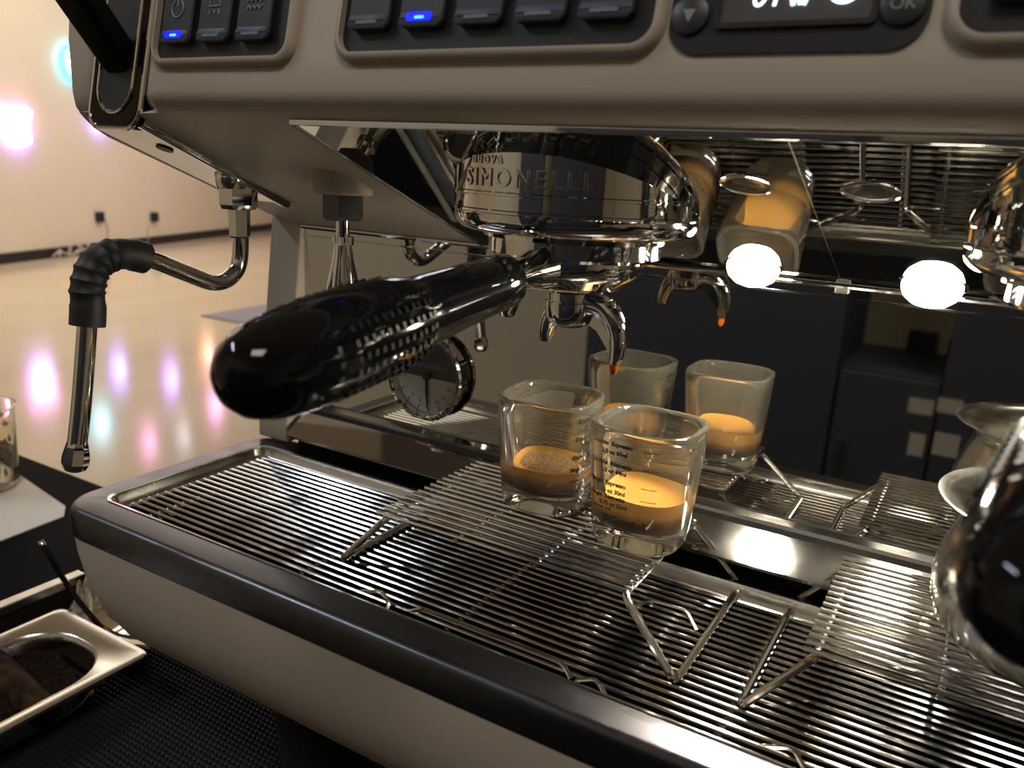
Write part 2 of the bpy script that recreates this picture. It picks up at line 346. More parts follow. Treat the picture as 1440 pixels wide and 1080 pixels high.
# tray frame: a rounded slab with a stepped opening
TX0, TX1, TY0, TY1 = -414.5, mir(-414.5), 230.0, 384.0
def ring(ins, z, r): return rrect(TX0 + ins, TX1 - ins, TY0 + ins, TY1 - ins, max(r - ins, 3), z, 10)
def ringi(dx, dy0, dy1, z, r): return rrect(TX0 + dx, TX1 - dx, TY0 + dy0, TY1 - dy1, r, z, 10)
loops = [ring(1.5, -204, 22), ring(0.2, -203, 22), ring(0, -192, 22), ring(0.6, -189, 22), ring(2.0, -187.5, 22), ring(4.0, -187, 22),
         ringi(16, 18, 20.5, -187, 9), ringi(17, 19, 21.5, -188, 8.5), ringi(18, 19.8, 22.3, -192, 8), ringi(19, 20.5, 23, -193, 8), ringi(22, 22, 24, -193, 7), ringi(22.6, 22.6, 24.6, -194, 7), ringi(23, 23, 25, -212, 7)]
MB().loft(loops, True, False).build('tray_frame', 'frame_steel', mc, smooth=40)
MB().loft([ringi(15.6, 17.6, 20.1, -186.9, 9.2), ringi(15.6, 17.6, 20.1, -186.5, 9.2), ringi(17.2, 19.2, 21.7, -186.9, 8.4), ringi(17.2, 19.2, 21.7, -188, 8.4)], False, False).build('opening_rim', 'satin', mc)
MB().loft([ringi(17.1, 19.1, 21.6, -187.8, 8.4), ringi(18.2, 20.0, 22.5, -192, 7.9), ringi(19.2, 20.7, 23.2, -192.9, 7.9), ringi(22.0, 22.0, 24.0, -192.8, 7), ringi(22.9, 22.9, 24.9, -194, 7), ringi(22.9, 22.9, 24.9, -211, 7)], False, False).build('opening_step', 'satin', mc)
MB().box(TX0 + 20, TX1 - 20, TY0 + 20, TY1 - 20, -214, -211).build('tray_basin', 'basin', mc, smooth=0)
# painted base under the tray
def brect(ix, iy, z, r): return rrect(TX0 + ix, TX1 - ix, TY0 + iy, 474, r, z, 10)
MB().loft([brect(1.5, 0.8, -204, 21), brect(2.5, 1.2, -214, 21), brect(5.5, 3.2, -232, 22), brect(11, 8, -250, 24), brect(17, 14, -262, 26), brect(24, 20, -269, 28), brect(34, 28, -273, 30)]).build('base_shell', 'paint', mc, smooth=40)
for x in (-273, mir(-273)):
    for y in (288, 430):
        MB().lathe([(27, -273), (27, -280), (24.5, -312), (21, -338), (20, CT + 5.5), (18, CT + 4), (0, CT + 4)], (x, y, 0), n=32).build('foot', 'rubber', mc)

# lamps on the sloping mirror and the two polished plugs
nrm = Vector((0, -0.3588, -0.9334))
for x in (-92.5, mir(-92.5)):
    c = Vector((x, 374, ul(374) - 1.2))
    L = MB().lathe([(13.2, 0), (13.2, 0.3), (12.4, 0.5), (11.4, 0.4)], c, nrm, 32).build('lamp_ring', 'chrome', mc)
    MB().lathe([(11.6, 0.0), (11.4, 2.5), (10, 5.4), (7, 7.8), (3.2, 9), (0, 9.3)], c, nrm, 24).build('lamp_lens', 'led', L)  # lens built oversize so its shape takes in the lamp's bloom
for x in (-75.5, mir(-75.5)):
    c = Vector((x, 281, ul(281) - 1.2))
    MB().lathe([(9.0, 0), (9.0, 0.25), (8.6, 0.4), (8.2, 0.25), (6, 0.15), (0, 0.05)], c, nrm, 36).build('polished_plug', 'chrome', mc)

# group heads
GX = (-154.0, mir(-154.0)); GY = 315.0
for gx in GX:
    pr = [(30, 14), (51.5, 14), (51.5, -8.6), (51.9, -9.0), (51.9, -9.9), (51.5, -10.3), (51.5, -15.2), (51.9, -15.6), (51.9, -16.5), (51.5, -16.9), (51.3, -19.5), (50.4, -21.8), (48.5, -23.6), (45, -24.6), (39, -25.2), (38.6, -27), (30, -27)]
    g = MB().lathe(pr, (gx, GY, 0), n=96).build('group_bell', 'chrome', mc, smooth=30)
    def wrap(u, v, w, gx=gx):
        a = -math.pi / 2 + u / 51.5; r = 51.4 + w; return (gx + r * math.cos(a), GY + r * math.sin(a), v)
    t1 = textmesh('SIMONELLI', 9.0, lambda u, v, w: wrap(u, v - 6.6, w), extrude=0.5, space=1.3, bev=0.22)
    t1.build('lettering', 'chrome', g, smooth=40)
    t2 = textmesh('nuova', 5.8, lambda u, v, w: wrap(u - 15, v + 1.6, w), extrude=0.45, space=1.25, bev=0.15)
    t2.build('lettering', 'chrome', g, smooth=0)

# control panels on the fascia
def frect(x0, x1, v0, v1, r, o, n=8): return [fp(p[0], p[1], o) for p in rrect(x0, x1, v0, v1, r, 0, n)]
def key(parent, x0, x1, v0, v1, lit):
    k = MB().loft([frect(x0, x1, v0, v1, 3.2, 0.6), frect(x0, x1, v0, v1, 3.2, 3.0), frect(x0 + .5, x1 - .5, v0 + .5, v1 - .5, 3, 3.5)]).build('key', 'key', parent)
    MB().loft([frect(x0 + .2, x1 - .2, v0 - .1, v0 + 5.0, 2.2, 3.0), frect(x0 + .4, x1 - .4, v0, v0 + 4.8, 2.2, 4.0), frect(x0 + 1, x1 - 1, v0 + .6, v0 + 4.2, 2, 4.4)]).build('key_lens', 'key_lens', k)
    xm = (x0 + x1) / 2; h = 5.3 if lit else 4.6
    MB().loft([frect(xm - h, xm + h, v0 + 1.5, v0 + (4.4 if lit else 2.6), 1.44 if lit else .5, 4.2), frect(xm - h, xm + h, v0 + 1.5, v0 + (4.4 if lit else 2.6), 1.44 if lit else .5, 4.6)]).build('key_light', 'key_on' if lit else 'key_slit', k)
    if lit: MB().loft([frect(xm - 1.8, xm + 2.2, v0 + 2.2, v0 + 3.2, .49, 4.5), frect(xm - 1.8, xm + 2.2, v0 + 2.2, v0 + 3.2, .49, 4.7)]).build('key_light_core', 'key_core', k)
    return k
def ic(parent, paths, r=0.34, o=3.6):
    b_ = MB()
    for p in paths: b_.tube([fp(u, v, o) for u, v in p], r, 6)
    return b_.build('icon', 'icon', parent)
def arc(cx, cy, r, a0, a1, n=16): return [(cx + r * math.cos(math.radians(a0 + (a1 - a0) * k / n)), cy + r * math.sin(math.radians(a0 + (a1 - a0) * k / n))) for k in range(n + 1)]
def panel(x0, x1, v0, v1, r, frame=True):
    p = MB().loft([frect(x0, x1, v0, v1, r, -0.5), frect(x0, x1, v0, v1, r, 0.8)]).build('control_panel', 'black_panel', mc)
    if frame:
        a, bb = 1.0, 3.4
        MB().loft([frect(x0 - bb, x1 + bb, v0 - bb, v1 + bb, r + bb, -0.4), frect(x0 - bb + .6, x1 + bb - .6, v0 - bb + .6, v1 + bb - .6, r + bb - .6, 2.0), frect(x0 - a, x1 + a, v0 - a, v1 + a, r + a, 3.4), frect(x0, x1, v0, v1, r, 3.4), frect(x0, x1, v0, v1, r, 0.2)], False, False).build('panel_frame', 'paint', p, smooth=50)
    return p
def cup_icon(k, xm, v, small=False):
    w_ = 2.2
    ic(k, [[(xm - w_, v + 3), (xm - w_ + .5, v), (xm + w_ - .5, v), (xm + w_, v + 3), (xm - w_, v + 3)], arc(xm + w_ + .3, v + 1.7, .9, -90, 90, 6)])
for side in (0, 1):
    f = (lambda x: x) if side == 0 else mir
    xs = sorted((f(-313.5), f(-238)))
    p = panel(xs[0], xs[1], 11.5, 66, 6)
    for i, (a, c_) in enumerate(((-309, -291), (-287, -269), (-265, -247))):
        a, c_ = sorted((f(a), f(c_))); k = key(p, a, c_, 17.5, 58, i == 0)
        xm = (a + c_) / 2; v = 31
        if i == 0: ic(k, [arc(xm, v, 3.4, 120, 420, 24), [(xm, v + 1), (xm, v + 5)]])
        elif i == 1: ic(k, [[(xm - 3, v + 3), (xm - 3, v), (xm + 3, v), (xm + 3, v + 3)] , arc(xm, v + 3, 3, 0, 180, 10), [(xm, v + 6), (xm, v + 9)], [(xm - 2.4, v - 1.4), (xm - 2.8, v - 3)], [(xm, v - 1.4), (xm, v - 3)], [(xm + 2.4, v - 1.4), (xm + 2.8, v - 3)]])
        else: ic(k, [[(xm - 4 + j * 1.15, v - 2.2 + dv + (1.3 if j % 2 else 0)) for j in range(8)] for dv in (0, 2.8)] + [[(xm - 2, v + 8), (xm - 1.6, v + 4.6), (xm + 1.6, v + 4.6), (xm + 2, v + 8)]])
    xs = sorted((f(-212.5), f(-94.5)))
    p = panel(xs[0], xs[1], 12, 66, 7)
    for i, (a, c_) in enumerate(((-208.5, -190.5), (-186, -168), (-163.5, -145.5), (-141, -123), (-119, -101))):
        if side: i = 4 - i
        a, c_ = sorted((f(a), f(c_))); 
        k = key(p, a, c_, 19.5, 60, (i == 1 and side == 0) or (side == 1 and a < 0 and a > -20)); cup_icon(k, (a + c_) / 2, 34)
p = panel(-90.5, -23.5, 9.4, 66, 9, False)
sc_ = MB().loft([frect(-76, -37, 17.4, 48, 1, 0.7), frect(-76, -37, 17.4, 48, 1, 1.1)]).build('screen', 'screen', p)
MB().loft([frect(-77.5, -35.5, 15.9, 49.5, 2, 0.5), frect(-77.5, -35.5, 15.9, 49.5, 2, 2.0), frect(-76, -37, 17.4, 48, 1, 2.0), frect(-76, -37, 17.4, 48, 1, 0.6)], False, False).build('screen_rim', 'black_panel', p)
textmesh('01', 8.6, lambda u, v, w: fp(u - 64, v + 21.6, 1.25 + w), shear=0.15, extrude=0.05).build('screen_symbol', 'screen_glow', sc_, smooth=0)
b_ = MB()
for path in ([(-59, 29), (-57.5, 24), (-53.5, 24), (-52, 29), (-59, 29)], [(-58.2, 26.4), (-52.8, 26.4)], [(-57.5, 24), (-56.8, 21.6)], [(-53.5, 24), (-54.2, 21.6)], [(-56, 24), (-55, 21.8)]): b_.tube([fp(u, v, 1.4) for u, v in path], 0.62, 6)
b_.build('screen_symbol', 'screen_glow', sc_)
b_ = MB()
b_.tube([fp(u, v, 1.4) for u, v in arc(-44.5, 25.6, 3.6, 200, 480, 24)], 0.7, 6); b_.tube([fp(u, v, 1.4) for u, v in [(-48.6, 26.6), (-47.8, 24.2), (-45.8, 25.2)]], 0.6, 6)
b_.build('screen_symbol', 'screen_glow', sc_)
for x, v in ((-30, 20.5), (-84.6, 20)):
    kb = MB().lathe([(5.4, 0.6), (5.4, 1.8), (4.8, 2.2), (0, 2.2)], fp(x, v, 0), (0, -c12, s12), 28).build('key', 'key', p)
    if x > -50: textmesh('OK', 4.2, lambda u, vv, w: fp(u - 30, vv + 19.0, 2.35 + w), extrude=0.05).build('icon', 'icon', kb, smooth=0)
    else: MB().loft([[fp(x - 1.9, v + 1.4, o), fp(x + 1.9, v + 1.4, o), fp(x, v - 2.2, o)] for o in (2.2, 2.4)]).build('icon', 'icon', kb, smooth=0)

# steam wand
def wand(f, name='steam_wand'):
    X = f(-360)
    path = [(X, 316.5, -24), (X, 316.5, -52), (X, 312, -64), (X, 299, -68.5), (X, 280, -61.5), (X, 261, -53.6), (X, 244, -49.5), (X, 232, -52.5), (X, 226.2, -63), (X, 224.8, -78), (X, 218.7, -116), (X, 214.4, -138)]
    sp = smooth_path(path, 8)
    w_ = MB().tube(sp, 4.5, 16).build(name, 'chrome', mc)
    MB().lathe([(6.5, 0), (6.5, -10), (5.2, -14)], (X, 316.5, -14), n=6).build('swivel_neck', 'chrome', w_)
    MB().lathe([(7, -10), (10.2, -12), (10.2, -23), (9, -25.5), (6, -25.5), (5.6, -40), (4.6, -41)], (X, 316.5, -4), n=6).build('nut', 'chrome', w_, smooth=20)
    MB().lathe([(0, 7), (5, 6), (8, 2), (8.5, -2), (7, -6)], (X + 4, 308, ul(308) - 2), n=24).build('ball_joint', 'chrome', w_)
    seg = sp[42:74]; n = len(seg); rs = [7.4 + (0.75 if (i % 3 == 0 and 6 < i < n - 6) else 0) + (0.5 if i in (0, 1, 2, 3, n - 1, n - 2, n - 3, n - 4) else 0) for i in range(n)]
    MB().tube(seg, rs, 20).build('grip', 'rubber', w_, smooth=25)
    d = (Vector(path[-1]) - Vector(path[-2])).normalized()
    MB().lathe([(4.6, -1), (5.0, 0.5), (6.2, 6), (6.2, 9.5), (4.8, 12.5), (2.5, 13.5), (0, 13.5)], path[-1], d, 8).build('tip', 'chrome', w_, smooth=20)
wand(lambda x: x); wand(mir)
# hot water spout
hx, hy = -279, 310
h = MB().lathe([(3.4, -27), (3.4, -37), (5, -37.2), (5, -40), (4.2, -41), (5.2, -48), (7.4, -58), (9, -68), (9.2, -80), (7.6, -90), (5.2, -97), (3.4, -98), (3, -96), (0, -96)], (hx, hy, 0), n=32).build('hot_water_spout', 'chrome', mc)
MB().lathe([(0, -4), (14.5, -4), (14.5, -15.5), (13.6, -16.6), (0, -16.6)], (hx, hy, 0), n=40).build('spout_boss', 'paint', h)
MB().lathe([(10.2, -16.4), (10.2, -27.5), (9, -29), (0, -29)], (hx, hy, 0), n=6).build('nut', 'frame_steel', h, smooth=20)
MB().lathe([(5.6, -37), (5.6, -41), (0, -41)], (hx, hy, 0), n=6).build('collar_nut', 'chrome', h, smooth=20)
# pressure gauge on the splash-back
gc = Vector((-282, 392, -123.8)); FR = (0, -1, 0)
g = MB().lathe([(25, 0), (25, 5), (27, 5.4), (27.4, 7.4), (26.6, 9), (25, 9.4), (24, 8.4), (23.6, 3.4), (0, 3.4)], gc, FR, 64).build('pressure_gauge', 'chrome', mc)
def gp(u, v, o): return (gc.x + u, gc.y - o, gc.z + v)
half = lambda a0, a1: [(23.4 * math.cos(math.radians(a0 + (a1 - a0) * k / 32)), 23.4 * math.sin(math.radians(a0 + (a1 - a0) * k / 32))) for k in range(33)]
MB().loft([[gp(u, v, 3.5) for u, v in half(-3, 183)], [gp(u, v, 3.9) for u, v in half(-3, 183)]]).build('dial_upper', 'dial_dark', g, smooth=0)
MB().loft([[gp(u, v, 3.5) for u, v in half(183, 357)], [gp(u, v, 3.8) for u, v in half(183, 357)]]).build('dial_lower', 'dial_light', g, smooth=0)
textmesh('SIMONELLI', 4.6, lambda u, v, w: gp(u + 3.5, v + 4.6, 4.0)).build('lettering', 'dial_text', g, smooth=0)
MB().tube([gp(u - 16.5, v + 6.3, 4.0) for u, v in arc(0, 0, 1.9, 0, 330, 14)], 0.3, 5).build('emblem', 'dial_text', g)
for i, tx in enumerate(('0', '2', '4', '6', '8', '10', '12', '14', '16')):
    a = math.radians(188 + i * 21.5); 
    textmesh(tx, 3.4, lambda u, v, w: gp(u + 17 * math.cos(a), v - 1.2 + 17 * math.sin(a), 3.95)).build('numeral', 'print', g, smooth=0)
    MB().tube([gp(20 * math.cos(a), 20 * math.sin(a), 3.9), gp(22.8 * math.cos(a), 22.8 * math.sin(a), 3.9)], 0.25, 5).build('scale_mark', 'print', g)
MB().lathe([(3, 3.9), (3, 5.4), (0, 5.6)], gc, FR, 20).build('needle_hub', 'dark', g)
MB().tube([gp(0, 0, 4.9), gp(0.4, -10, 4.9), gp(1.0, -20.5, 4.9)], [1.1, 0.9, 0.3], 6).build('needle', 'dark', g)

# ------------------------------------------------------------------ portafilters
def portafilter(gx, ang, zend, label):
    t = thing('portafilter', (gx, GY, -63), label, 'portafilter', 'portafilters locked into the groups')
    ca, sa = math.cos(ang), math.sin(ang)
    def rp(p):                                   # rotate about the group axis
        x, y = p[0], p[1]; return (gx + ca * x - sa * y, GY + sa * x + ca * y, p[2])
    MB().lathe([(34, -24.9), (36.7, -25.4), (36.7, -33), (36, -34.2), (33.5, -34.6), (30, -34.8)], (gx, GY, 0), n=72).build('collar', 'chrome', t, smooth=30)
    MB().lathe([(30, -34.6), (30, -37), (29, -40.5), (26.8, -43), (22, -46), (21, -47.4), (12, -48.4), (10.2, -50)], (gx, GY, 0), n=64).build('bowl', 'chrome', t, smooth=50)
    sp = MB().lathe([(9.6, -48), (10.4, -49), (10.4, -53.4), (10.8, -53.8), (10.8, -60), (9.5, -63), (6, -64.8), (0, -65)], (gx, GY, 0), n=40).build('spout', 'chrome', t, smooth=35)
    rt = smooth_path([(0, 0, -56), (8, 0, -53.2), (15.5, -0.5, -54.2), (21, -1, -59), (23.8, -1, -66), (24, -1, -73), (23.2, -1, -77.5)], 6)
    n = len(rt); b_ = MB(); b_.tube([rp(q) for q in rt], [6.6 - 3.8 * (i / (n - 1)) ** 1.1 for i in range(n)], 18); b_.build('nozzle', 'chrome', sp)
    fin = [(8, 0, -62), (14, 0, -65), (20.5, -0.6, -73), (22.4, -0.8, -75), (22.6, -1, -66), (18, -0.5, -57), (9, 0, -55)]
    MB().loft([[rp((p[0], p[1] - 1.3, p[2])) for p in fin], [rp((p[0], p[1] + 1.3, p[2])) for p in fin]]).build('web', 'chrome', sp)
    rt = smooth_path([(0, 0, -57), (-6, 1, -58), (-10, 2, -63), (-12, 2.6, -69), (-12.4, 2.8, -73.5)], 6); n = len(rt)
    b_ = MB(); b_.tube([rp(q) for q in rt], [6.0 - 3.2 * (i / (n - 1)) for i in range(n)], 18); b_.build('nozzle', 'chrome', sp)
    # neck and handle along the axis, dropping towards the end
    a0, a1 = Vector(rp((0, -30, -37.2))), Vector(rp((0, -186.5, zend))); ax = (a1 - a0).normalized()
    MB().lathe([(9.5, 0), (8.2, 6), (6.6, 14), (6.4, 24), (6.4, 34)], a0, ax, 28).build('neck', 'chrome', t)
    L = (a1 - a0).length
    hp = [(6.2, 26), (9.4, 26), (10.2, 27.5), (10.4, 40), (10.9, 60), (11.6, 78), (12.2, 84), (13.6, 90), (14.6, 100), (15.0, 115), (14.8, 128), (14.1, 138), (12.8, 145.5), (10.4, 151.5), (7, 155.2), (3.5, 156.9), (0, L)]
    hd = MB().lathe(hp, a0, ax, 56).build('handle', 'black_gloss', t, smooth=50)
    kn = MB(); q_ = Vector((0, 0, 1)).rotation_difference(ax)
    for i in range(14):
        zz = 88 + i * 3.3; r = 13.2 if i < 1 else (14.1 if i < 3 else 14.75)
        if i > 11: r = 14.3
        for k in range(22):
            if k % 11 in (4, 5, 6): continue
            an = 2 * math.pi * k / 22; dn = 0.06
            P_ = [q_ @ Vector((rr * math.cos(an + s_ * dn), rr * math.sin(an + s_ * dn), zz + e)) + a0 for rr, e0 in ((r - 0.5, 1.0), (r + 0.45, 0.6)) for e in (-e0, e0) for s_ in (-1, 1)]
            kn.add(P_, [(0, 1, 3, 2), (4, 6, 7, 5), (0, 4, 5, 1), (2, 3, 7, 6), (0, 2, 6, 4), (1, 5, 7, 3)])
    ko = kn.build('grip_studs', 'black_grip', hd, smooth=0); ko['kind'] = 'stuff'
    return t
portafilter(GX[0], 0.0, -54.4, 'chrome portafilter with black handle locked above the two shot glasses')
portafilter(GX[1], math.radians(-8.7), -63.0, 'chrome portafilter with black handle in front of the steel creamer')
tag(MB().lathe([(0, -83.2), (1.0, -82.6), (1.7, -81), (1.9, -79.2), (1.5, -77.2), (0.8, -76)], (GX[0] + 23.2, GY - 1, 0), n=16).build('coffee_drop', 'drop'), 'amber coffee drop hanging from the spout tip', 'drop')

# ------------------------------------------------------------------ drip grate
GT = -192.0
gr = thing('drip_grate', (MID, 306, -211), 'long grate of thin steel bars lying in the drip tray', 'grate')
gx0, gx1 = -391.0, mir(-391.0); nb = 20; y0, y1 = 256.0, 357.0
first = None
for i in range(nb):
    y = y0 + (y1 - y0) * i / (nb - 1)
    if first is None:
        first = MB().tube([(gx0, y, GT - 1.3), (gx1, y, GT - 1.3)], 1.3, 10).build('bar', 'bar', gr)
    else: share(first, 'bar', gr, (0, y - y0, 0))
loop = fillet([(gx0 - .5, y0 - 3.2, GT - 2), (gx1 + .5, y0 - 3.2, GT - 2), (gx1 + .5, y1 + 2.2, GT - 2), (gx0 - .5, y1 + 2.2, GT - 2)], 6, 5, True)
MB().tube(loop, 1.5, 10, closed=True).build('frame_wire', 'bar', gr)
f1 = None
for x in (-376, -262, -176, -56, 64, 150, 264):
    if f1 is None: f1 = MB().tube([(x, y0 - 3, GT - 4.6), (x, y1 + 2, GT - 4.6)], 1.6, 8).build('cross_wire', 'bar', gr); fx = x
    else: share(f1, 'cross_wire', gr, (x - fx, 0, 0))
for x in (-370, -56, 258):
    for y in (262, 350): MB().tube([(x, y, GT - 5), (x, y, -211)], 2.2, 8).build('grate_foot', 'bar', gr)
def hook(pts): MB().tube(fillet(pts, 3, 4), 1.0, 8).build('lift_wire', 'wire', gr)
hook([(-225, 262, GT - 1), (-214, 263, GT + 2.2), (-206, 259, GT + 2), (-204, 255, GT - 1)])
hook([(-196, 261, GT - 1), (-190, 262, GT + 2), (-120, 262, GT + 2), (-114, 258, GT - 1)])
hook([(-112, 258, GT - 1), (-104, 260, GT + 2), (-98, 256, GT - 1)])
hook([(-118, 322, GT - 1), (-108, 330, GT + 2), (-92, 330, GT + 2.5), (-84, 322, GT - 1)])
hook([(-40, 262, GT - 1), (-30, 263, GT + 2.4), (-24, 257, GT - 1)])

# ------------------------------------------------------------------ wire cup stands
ST = -160.7
def stand(x0, label):
    x1 = x0 + 129.0; ya, yb = 282.0, 369.0
    t = thing('cup_stand', ((x0 + x1) / 2, 326, GT), label, 'cup stand', 'wire cup stands on the grate')
    fb = None; n = 17
    for i in range(n):
        y = ya + (yb - ya) * i / (n - 1)
        if fb is None: fb = MB().tube([(x0, y, ST - 1.1), (x1, y, ST - 1.1)], 1.1, 8).build('bar', 'bar', t)
        else: share(fb, 'bar', t, (0, y - ya, 0))
    zz = ST - 3.2; zf = GT + 1.7
    for a, fx in ((x0 + 5, x0 - 18), (x1 - 2, x1 + 25)):
        # one bent wire: top rail, rear leg, foot on the grate, front leg
        MB().tube(fillet([(a, ya + 1, zz), (a, yb, zz), (fx, yb + 1.5, zf), (fx, ya - 6, zf)], 5, 5, True), 1.75, 10, closed=True).build('leg_wire', 'wire', t)
    for a in (x0 + 45, x0 + 86):
        MB().tube([(a, ya, zz), (a, yb, zz)], 1.2, 8).build('cross_wire', 'bar', t)
    return t
stand(-232, 'wire cup stand under the two shot glasses'); stand(-34.5, 'wire cup stand under the steel creamer')

# ------------------------------------------------------------------ shot glasses
def glass(cx, cy, rot, face, level, label, foam):
    t = thing('shot_glass', (cx, cy, ST), label, 'shot glass', 'shot glasses on the wire stand')
    H = 56.5; R = math.radians(rot); ca, sa = math.cos(R), math.sin(R)
    def sup(a, n, th):
        c, s = math.cos(th), math.sin(th); r = a / ((abs(c) ** n + abs(s) ** n) ** (1 / n)); return r * c, r * s
    def out(h): k = h / H; return 20.2 + 3.5 * k ** 0.9, 2.7 + 0.7 * k
    def loopat(a, n, h, seg=72):
        L = []
        for k in range(seg):
            x, y = sup(a, n, 2 * math.pi * k / seg); L.append((cx + ca * x - sa * y, cy + sa * x + ca * y, ST + h))
        return L
    lo = [loopat(15, 2.3, 0.6), loopat(18, 2.5, 0.0), loopat(19.4, 2.6, 0.9), loopat(20.2, 2.7, 2.6)]
    for h in (8, 14, 20, 28, 36, 44, 51, 54.6): lo.append(loopat(out(h)[0], out(h)[1], h))
    lo += [loopat(23.4, 3.35, 56.0), loopat(22.4, 3.3, H), loopat(21.2, 3.2, 56.2), loopat(20.6, 3.1, 55)]
    inn = lambda h: (15.6 + 4.9 * ((h - 9) / 46) ** 0.8, 2.35 + 0.75 * (h - 9) / 46)
    for h in (48, 40, 32, 24, 18, 14): lo.append(loopat(*inn(h), h))
    lo += [loopat(15.4, 2.35, 11.2), loopat(13.2, 2.25, 9.6), loopat(8, 2.1, 9.1)]
    gl = MB().loft(lo).build('glass', 'glass', t, smooth=60)
    # espresso reaching a hair into the wall so no gap shows
    e = 0.25; zl = level
    lc = [loopat(8, 2.1, 9.0), loopat(13.3, 2.25, 9.5), loopat(15.6, 2.35, 11.1)]
    hs = [14, 18, 24]
    for h in hs:
        if h < zl - 9: a, n = inn(h); lc.append(loopat(a + e, n, h))
    a, n = inn(zl - 9); lc.append(loopat(a + e, n, zl - 9))
    es = MB().loft(lc).build('espresso', 'coffee', t, smooth=60)
    a, n = inn(zl - 9); a2, n2 = inn(zl); a3, n3 = inn(zl + 1.2)
    MB().loft([loopat(a + e, n, zl - 9), loopat(a2 + e, n2, zl), loopat(a3 + e, n3, zl + 1), loopat(a2 - 1.5, n2, zl + .1), loopat(6, 2.2, zl - .1)], False).build('crema', 'crema', es, smooth=60)
    if foam:
        a4, n4 = inn(zl); MB().loft([loopat(a4 - 4, n4, zl + .1), loopat(a4 - 4.5, n4, zl + .5), loopat(5, 2.2, zl + .6)], False).build('foam', 'foam', es, smooth=60)
    # printed measuring scale on one face
    fr = math.radians(face)
    def onface(u, v):                             # u along the face, v height
        a, n = out(v); a += 0.2; u = max(-a * .97, min(a * .97, u)); y = -((a ** n - abs(u) ** n) ** (1 / n)); x = u
        x, y = math.cos(fr) * x - math.sin(fr) * y, math.sin(fr) * x + math.cos(fr) * y
        return (cx + ca * x - sa * y, cy + sa * x + ca * y, ST + v)
    rows = [('Double  Espresso', 49.2, 2.8, -16.6), ('2.0 oz 60ml', 45.4, 2.7, -11.6), ('Double  Ristretto', 40.2, 2.8, -16.6), ('1.5 oz 44ml', 36.7, 2.7, -11.6),
            ('Single  Espresso', 31.0, 2.8, -16.6), ('1.0 oz 30ml', 27.4, 2.7, -11.6), ('Single  Ristretto', 24.6, 2.8, -16.6), ('0.75 oz 22ml', 21.3, 2.7, -11.6),
            ('accuracy  \u00b11%', 19.2, 1.8, -15.6), ('[BCnmviku]', 14.0, 4.3, -9.5), ('Tested with pasta 8 oz', 10.6, 2.1, -14.0)]
    for body, v0, size, u0 in rows:
        textmesh(body, size, lambda u, v, w: onface(u0 + u, v0 + v), 'LEFT', space=0.98, bold=0.042).build('lettering', 'print', gl, smooth=0)
    for v0 in (49.6, 41.4, 33.0, 27.2):
        MB().loft([[onface(u, v0 + 0.32) for u in (8, 11, 14.5)], [onface(u, v0) for u in (8, 11, 14.5)]], False, False, closed=False).build('scale_mark', 'print', gl, smooth=0)
    return t
glass(-117.5, 329.5, -3, 0, 23.5, 'shot glass of espresso with its printed scale facing the drip tray front', False)
glass(-172.5, 340.5, 4, 90, 21.5, 'shot glass of espresso with its printed scale turned toward the other glass', True)

# ------------------------------------------------------------------ steel creamer
cr = thing('creamer', (44, 331, ST), 'small round steel creamer with flared rim on the wire stand', 'creamer')
MB().lathe([(0, 1.0), (26, 0.4), (32, 0), (36, 1.6), (40, 6), (43, 14), (43.8, 22), (42.4, 31), (39.2, 40), (37.4, 45), (38.4, 49), (42, 52.4), (46.5, 54.4), (47, 55), (46.4, 55.2), (41.5, 53.4), (37.4, 49.4), (36.4, 45), (38.2, 40), (41.3, 31), (42.7, 22), (41.9, 14), (39, 7), (34, 3), (0, 2.4)], (44, 331, ST), n=72).build('bowl', 'satin', cr, smooth=60)
MB().tube(smooth_path([(80, 331, ST + 44), (100, 331, ST + 46), (106, 331, ST + 34), (98, 331, ST + 18), (84, 331, ST + 12)], 6), 2.6, 10).build('handle', 'satin', cr)

# ------------------------------------------------------------------ mat and things left of the machine
mt = thing('rubber_mat', (-280, 200, CT), 'black ribbed rubber bar mat lying under the machine front', 'mat')
MB().box(-566, 300, 50, 345, CT, CT + 2.2).build('mat_base', 'mat', mt, smooth=0)
rb = MB(); p_ = 3.7
for i in range(int((430 - 60) / p_)):
    for j in range(int((340 - 70) / p_)):
        x = -470 + i * p_ + (p_ / 2 if j % 2 else 0); y = 70 + j * p_
        rb.add([(x - 1.5, y - 1.1, CT + 2), (x + 1.5, y - 1.1, CT + 2), (x + 1.5, y + 1.1, CT + 2), (x - 1.5, y + 1.1, CT + 2), (x - .8, y - .5, CT + 4), (x + .8, y - .5, CT + 4), (x + .8, y + .5, CT + 4), (x - .8, y + .5, CT + 4)],
               [(4, 5, 6, 7), (0, 1, 5, 4), (1, 2, 6, 5), (2, 3, 7, 6), (3, 0, 4, 7)])
rb.build('rib_studs', 'mat', mt, smooth=0)['kind'] = 'stuff'
CM = CT + 4
